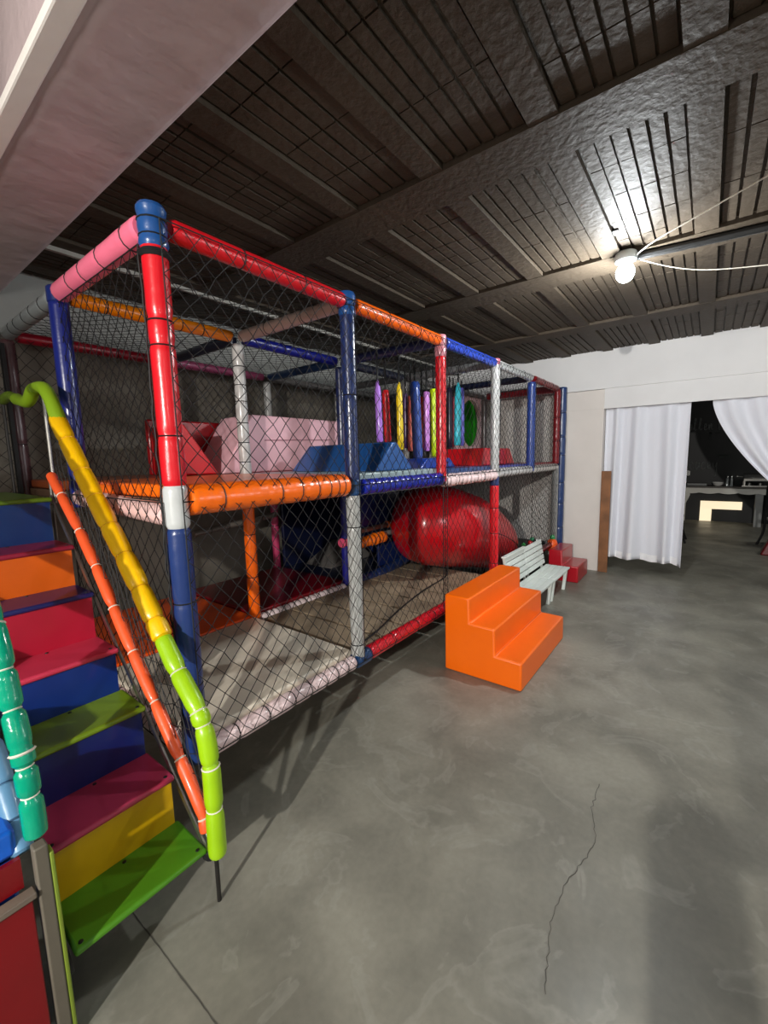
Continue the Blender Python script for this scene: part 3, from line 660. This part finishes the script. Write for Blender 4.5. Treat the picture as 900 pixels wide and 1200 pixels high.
# ------------------------------------------------------------------ dark room: chalk writing, buffet table and what stands on it
chalk = mat('chalk_grey', (92,95,94), .9, .3, 30)
def script(y0, z0, h, letters, name):
    m = MB(); y = y0
    for kind in letters:
        w_ = h*.55; P_ = []
        if kind == 'a': P_ = [(.9,.9),(.4,1),(.1,.5),(.4,0),(.8,.4),(.95,.95),(.95,.3),(1.3,.1)]
        elif kind == 'n': P_ = [(0,.9),(.1,0),(.3,.8),(.6,.95),(.7,.1),(1.1,.1)]
        elif kind == 'l': P_ = [(0,.1),(.5,1.2),(.55,1.9),(.3,1.9),(.25,.6),(.5,0),(.9,.2)]
        elif kind == 'p': P_ = [(.1,.9),(.1,-.9),(.15,.6),(.6,1),(.8,.5),(.5,0),(.2,.2),(1.0,.1)]
        elif kind == 'd': P_ = [(.8,.8),(.4,.95),(.1,.4),(.4,0),(.8,.5),(1.0,1.8),(.95,.2),(1.3,.1)]
        elif kind == 'e': P_ = [(.1,.4),(.7,.6),(.6,1),(.25,.8),(.25,.2),(.6,0),(1.1,.2)]
        elif kind == 'y': P_ = [(.0,.95),(.2,.2),(.6,.3),(.85,.95),(.85,-.4),(.75,-1.0),(.4,-1.0)]
        elif kind == 'i': P_ = [(.3,1.8),(.35,.0),(.6,.0)]
        elif kind == 'c': P_ = [(.9,.8),(.5,1.0),(.15,.5),(.4,0),(1.0,.2)]
        if P_:
            path_ = smoothpath([(10.893, y-a*w_, z0+b*h+.12*a*h*0) for a, b in P_], 26); m.tube(path_, [.008+.006*abs(math.sin(i*.4)) for i in range(27)], 5)
        y -= w_*(1.25 if kind != ' ' else .9)
    o = m.build(name, chalk, wb, fix=False); return o
script(-1.02, 1.99, .13, ['n','a','p','l','l','e','n',' ','i'], 'chalk_writing')
script(-1.08, 1.14, .15, ['n',' ','c','a','c','e','y'], 'chalk_writing')
m = MB(); m.box((10.892,-1.95,1.36),(10.899,-1.78,1.44)); m.box((10.892,-1.72,1.43),(10.899,-1.88,1.47)); m.build('chalk_smudge', mat('chalk_smudge_grey',(52,56,54),.9,.4,12), wb)
m = MB(); m.box((10.892,-1.86,1.90),(10.899,-1.58,1.925)); m.box((10.892,-1.62,1.80),(10.899,-1.58,1.925)); m.build('chalk_smudge', mat('chalk_line_grey',(46,49,48),.9,.4,12), wb)
# glowing panel standing in for a patch of light low on the far wall
glow = mat('glow_patch', (255,244,220), .6, .02, emit=((255,234,196), .62))
m = MB(); m.box((10.86,-1.715,.0),(10.895,-1.51,.44)); m.box((10.86,-2.22,.27),(10.895,-1.715,.44)); struct('glow_panel', m, glow, smooth=0)
tb = thing('buffet_table', 'long white buffet table with dark top and scalloped apron in the dark room', 'table', (10.55,-2.2,0))
tw = mat('white_furniture_paint', (214,212,204), .5, .05)
Y0t, Y1t, ZTt = -1.12, -3.1, .80
MB().box((10.26,Y1t,ZTt-.03),(10.80,Y0t,ZTt)).build('tabletop', mat('grey_brown_top',(78,72,66),.45), tb, bevel=.006)
pr = [(10.29,Y0t-.06,ZTt-.03),(10.29,Y1t+.06,ZTt-.03)]; nsc = 44; low = []
for i in range(nsc+1):
    y = Y1t+.06+(Y0t-Y1t-.12)*i/nsc; low.append((10.29,y,ZTt-.125-.028*abs(math.sin(i/nsc*PI*6))**.7*(1 if i % 1 == 0 else 1)))
MB().prism(pr+low, (.02,0,0)).build('apron', tw, tb, smooth=0)
def cab(y, s):
    pts = smoothpath([(10.33,y-.10*s,ZTt-.05),(10.33,y-.13*s,.62),(10.33,y-.085*s,.45),(10.33,y-.045*s,.22),(10.33,y-.055*s,.0)], 16)
    return MB().tube(pts, [.075,.078,.08,.078,.072,.066,.06,.055,.05,.047,.044,.042,.04,.04,.042,.046,.05], 4).build('leg', tw, tb)
cab(-1.14,1); cab(-3.05,-1); 
MB().box((10.68,-1.25,0),(10.75,-1.18,.78)).build('leg', tw, tb); MB().box((10.68,-3.05,0),(10.75,-2.98,.78)).build('leg', tw, tb)
MB().box((10.30,-2.50,.0),(10.38,-2.38,.77)).build('leg', mat('grey_leg_paint',(150,152,150),.5), tb, bevel=.008)
ch = thing('chafing_dish', 'silver chafing dish with lid on the buffet table', 'chafing dish', (10.5,-2.4,.80)); chrome = mat('polished_steel', (214,214,210), .16, .05, metal=.95)
m = MB(); m.box((10.34,-2.62,.80),(10.66,-2.16,.825)); 
for y in (-2.6,-2.2): m.box((10.36,y-.012,.82),(10.38,y+.012,.92)); m.box((10.62,y-.012,.82),(10.64,y+.012,.92))
m.build('stand', chrome, ch)
MB().box((10.36,-2.60,.91),(10.64,-2.18,.97)).build('pan', chrome, ch, bevel=.008)
m = MB(); m.prism([(10.36,-2.60,.97),(10.40,-2.60,1.05),(10.46,-2.60,1.075),(10.54,-2.60,1.075),(10.60,-2.60,1.05),(10.64,-2.60,.97)], (0,.42,0)); m.build('lid', chrome, ch, bevel=.012)
m = MB(); m.tube([(10.36,-2.17,1.0),(10.36,-2.08,1.01)], .012, 8); m.sphere((10.36,-2.075,1.01), .022, 10, 6); m.build('handle', chrome, ch)
for y in (-2.45,-2.28):
    m = MB().lathe((10.5,y,.826), [(.035,0),(.035,.04),(.02,.055)], 12); m.build('burner', chrome, ch)
glassm = mat('pale_glass_jar', (170,176,176), .15, .1, metal=.3)
for y, lb in ((-1.93,'left of the two glass shakers on the buffet table'),(-2.00,'right of the two glass shakers, nearer the chafing dish')):
    t = thing('shaker', lb, 'shaker', (10.45,y,.80), 'shakers on the buffet table')
    MB().lathe((10.45,y,.80), [(.022,0),(.028,.01),(.022,.08),(.024,.13),(.018,.17)], 14).build('jar', glassm, t); MB().lathe((10.45,y,.97), [(.02,0),(.022,.03),(.012,.05)], 12).build('cap', chrome, t)
t = MB().lathe((10.45,-1.78,.80), [(.04,0),(.07,.02),(.095,.075),(.09,.08),(.06,.03)], 18).build('bowl', mat('white_china',(220,220,216),.25), None); tag(t, 'small white bowl on the buffet table beside the shakers', 'bowl')
t = MB().box((10.38,-1.60,.80),(10.62,-1.25,.86)).build('serving_tray', mat('grey_tray',(96,98,98),.4), None, bevel=.01); tag(t, 'low grey tray on the buffet table near the left curtain', 'tray')
fv = thing('flower_vase', 'slim vase with white flowers at the left end of the buffet table', 'vase', (10.4,-1.19,.80))
MB().lathe((10.4,-1.19,.80), [(.03,0),(.035,.05),(.022,.11),(.028,.15)], 14).build('vase', glassm, fv)
m = MB(); h_ = MB()
for k in range(7):
    a = k*2.1; q = V((10.4+.08*math.cos(a), -1.19+.09*math.sin(a), 1.06+.04*math.sin(k*1.7))); m.tube([(10.4,-1.19,.93), q], .004, 5)
    for j in range(5): h_.sphere(q+V((0,.022*math.cos(j*1.257),.022*math.sin(j*1.257))), (.01,.016,.016), 8, 5)
m.build('stem', mat('stem_green',(50,70,44),.7), fv); h_.build('flower', mat('white_petal',(220,220,216),.8), fv, smooth=80)
# chairs in the dark room
blk = mat('black_chair_paint', (18,18,19), .4)
def cafe_chair(x, y, label, rz, padc):
    c = thing('dining_chair', label, 'chair', (x,y,0), 'chairs in the dark room'); cs, sn = math.cos(rz), math.sin(rz)
    T = lambda a, b, z: (x+a*cs-b*sn, y+a*sn+b*cs, z)
    for sx in (-1,1):
        MB().tube(smoothpath([T(.2,sx*.18,.44),T(.215,sx*.185,.25),T(.25,sx*.2,.0)],10), [.016]*11, 8).build('leg', blk, c)
        MB().tube(smoothpath([T(-.19,sx*.17,.92),T(-.19,sx*.17,.6),T(-.185,sx*.17,.42),T(-.2,sx*.18,.2),T(-.26,sx*.2,.0)],14), .017, 8).build('leg', blk, c)
    m = MB(); n_ = 20; m.add([T(.22*math.cos(2*PI*k/n_), .21*math.sin(2*PI*k/n_), z) for z in (.43,.465) for k in range(n_)], [tuple(range(n_-1,-1,-1)), tuple(range(n_,2*n_))]+[(k,(k+1) % n_,n_+(k+1) % n_,n_+k) for k in range(n_)]); m.build('seat', padc, c)
    m = MB(); m.tube(smoothpath([T(-.19,-.17,.9),T(-.21,-.08,.97),T(-.21,.08,.97),T(-.19,.17,.9)],12), .02, 8)
    for s in (-1,1): m.tube(smoothpath([T(-.19,s*.15,.55),T(-.2,0,.68),T(-.2,-s*.12,.82),T(-.2,-s*.04,.9),T(-.2,s*.06,.84),T(-.2,0,.74)],18), .011, 6)
    m.box(T(-.2,-.17,.55), T(-.18,.17,.58)) if rz == 0 else None
    m.build('backrest', blk, c)
    return c
cafe_chair(8.02,-1.10,'black scroll-back chair half hidden by the left curtain', PI*.5, blk)
cafe_chair(8.15,-2.60,'black chair with pale seat pad at the right edge of the doorway', -PI*.42, mat('pale_seat_pad',(150,146,140),.7))
t = MB().prism([(7.35,-2.27,.002),(7.7,-2.30,.002),(7.62,-2.42,.34),(7.42,-2.40,.34)], (.0,-.5,0)).build('red_cushion', vinyl((110,10,18), .5), None, bevel=.02); tag(t, 'dark red soft block on the floor of the dark room at the right edge', 'soft block')

# ------------------------------------------------------------------ bulb, conduit, wires
BX, BY = 2.43, -1.095
lp = thing('ceiling_bulb', 'bare glowing white bulb in a round ceiling holder', 'lamp', (BX,BY,2.62))
MB().lathe((BX,BY,2.735), [(.03,0),(.062,.008),(.068,.03),(.06,.055),(.05,.062)], 24).build('holder', mat('white_plastic',(214,220,220),.4), lp)
MB().sphere((BX,BY,2.675), (.054,.054,.058), 24, 14).build('bulb', mat('glowing_bulb',(255,255,255),.4,0,emit=((226,244,255),14)), lp, smooth=80)
o = MB().tube([(BX+.03,BY-.06,2.765),(2.53,-1.8,2.765),(2.60,-3.0,2.77)], .024, 10).build('conduit', mat('dark_conduit',(30,30,30),.4), None); tag(o, 'dark conduit pipe running along the ceiling right of the bulb', 'pipe')
o = MB().tube(smoothpath([(BX+.01,BY-.05,2.765),(2.2,-1.28,2.73),(2.0,-1.55,2.735),(1.7,-2.1,2.79)],24), .0035, 6).build('loose_wire', cord_pale, None); tag(o, 'thin pale wire slung up from the bulb towards the upper right', 'wire')
o = MB().tube(smoothpath([(BX+.03,BY-.04,2.76),(2.8,-1.5,2.70),(3.1,-2.2,2.69)],20), .003, 6).build('loose_wire', cord_pale, None); tag(o, 'thin pale wire stretched from the bulb below the conduit', 'wire')
o = MB().box((2.10,-1.10,2.800),(2.16,-1.00,2.814)).build('black_ceiling_clip', black, None); tag(o, 'small black clip on the ceiling just before the bulb', 'clip')

# ------------------------------------------------------------------ lights
def light(kind, loc, energy, col=(1,1,1), size=.1, rot=None):
    l = bpy.data.lights.new(kind.lower()+'_light', kind); l.energy = energy; l.color = col
    if kind == 'AREA': l.size = size
    else: l.shadow_soft_size = size
    o = bpy.data.objects.new(l.name, l); C.objects.link(o); o.location = loc
    if rot: o.rotation_euler = rot
    return o
light('POINT', (BX,BY,2.585), 66, (.93,.98,1.0), .045)
sl_ = light('SPOT', (-4.6,-2.05,2.36), 800, (1.0,.955,.89), .05)
sl_.data.spot_size = math.radians(66); sl_.data.spot_blend = .8
sl_.rotation_euler = (V((3.0,-.7,.9))-V((-4.6,-2.05,2.36))).to_track_quat('-Z','Y').to_euler()
light('POINT', (-1.9,-3.7,2.2), 22, (1.0,.96,.92), .1)
light('POINT', (-2.2,-.5,1.5), 36, (1.0,.94,.90), .25)  # added fill, not a real lamp; brightens the beam soffit
light('POINT', (2.3,-3.5,1.9), 34, (.97,.98,1.0), .4)  # soft fill added out of view to lift the shade in the play frame
light('POINT', (7.6,-3.4,2.4), 30, (1,.97,.92), .12)
# unseen blocker added behind the viewpoint to shadow the floor at the right
mb = MB(); mb.box((-1.06,-1.87,0),(-.98,-1.69,.89)); mb.box((-1.06,-2.25,.89),(-.98,-1.71,.93)); mb.box((-1.06,-2.25,.93),(-.98,-1.90,1.24))
struct('shadow_blocker', mb, wallwarm, smooth=0)
wd_ = bpy.data.worlds.new('world'); bpy.context.scene.world = wd_; wd_.use_nodes = True
wd_.node_tree.nodes['Background'].inputs[0].default_value = (.62,.63,.64,1); wd_.node_tree.nodes['Background'].inputs[1].default_value = .12
sc = bpy.context.scene
sc.view_settings.view_transform = 'Standard'; sc.view_settings.look = 'None'; sc.view_settings.exposure = 0.52
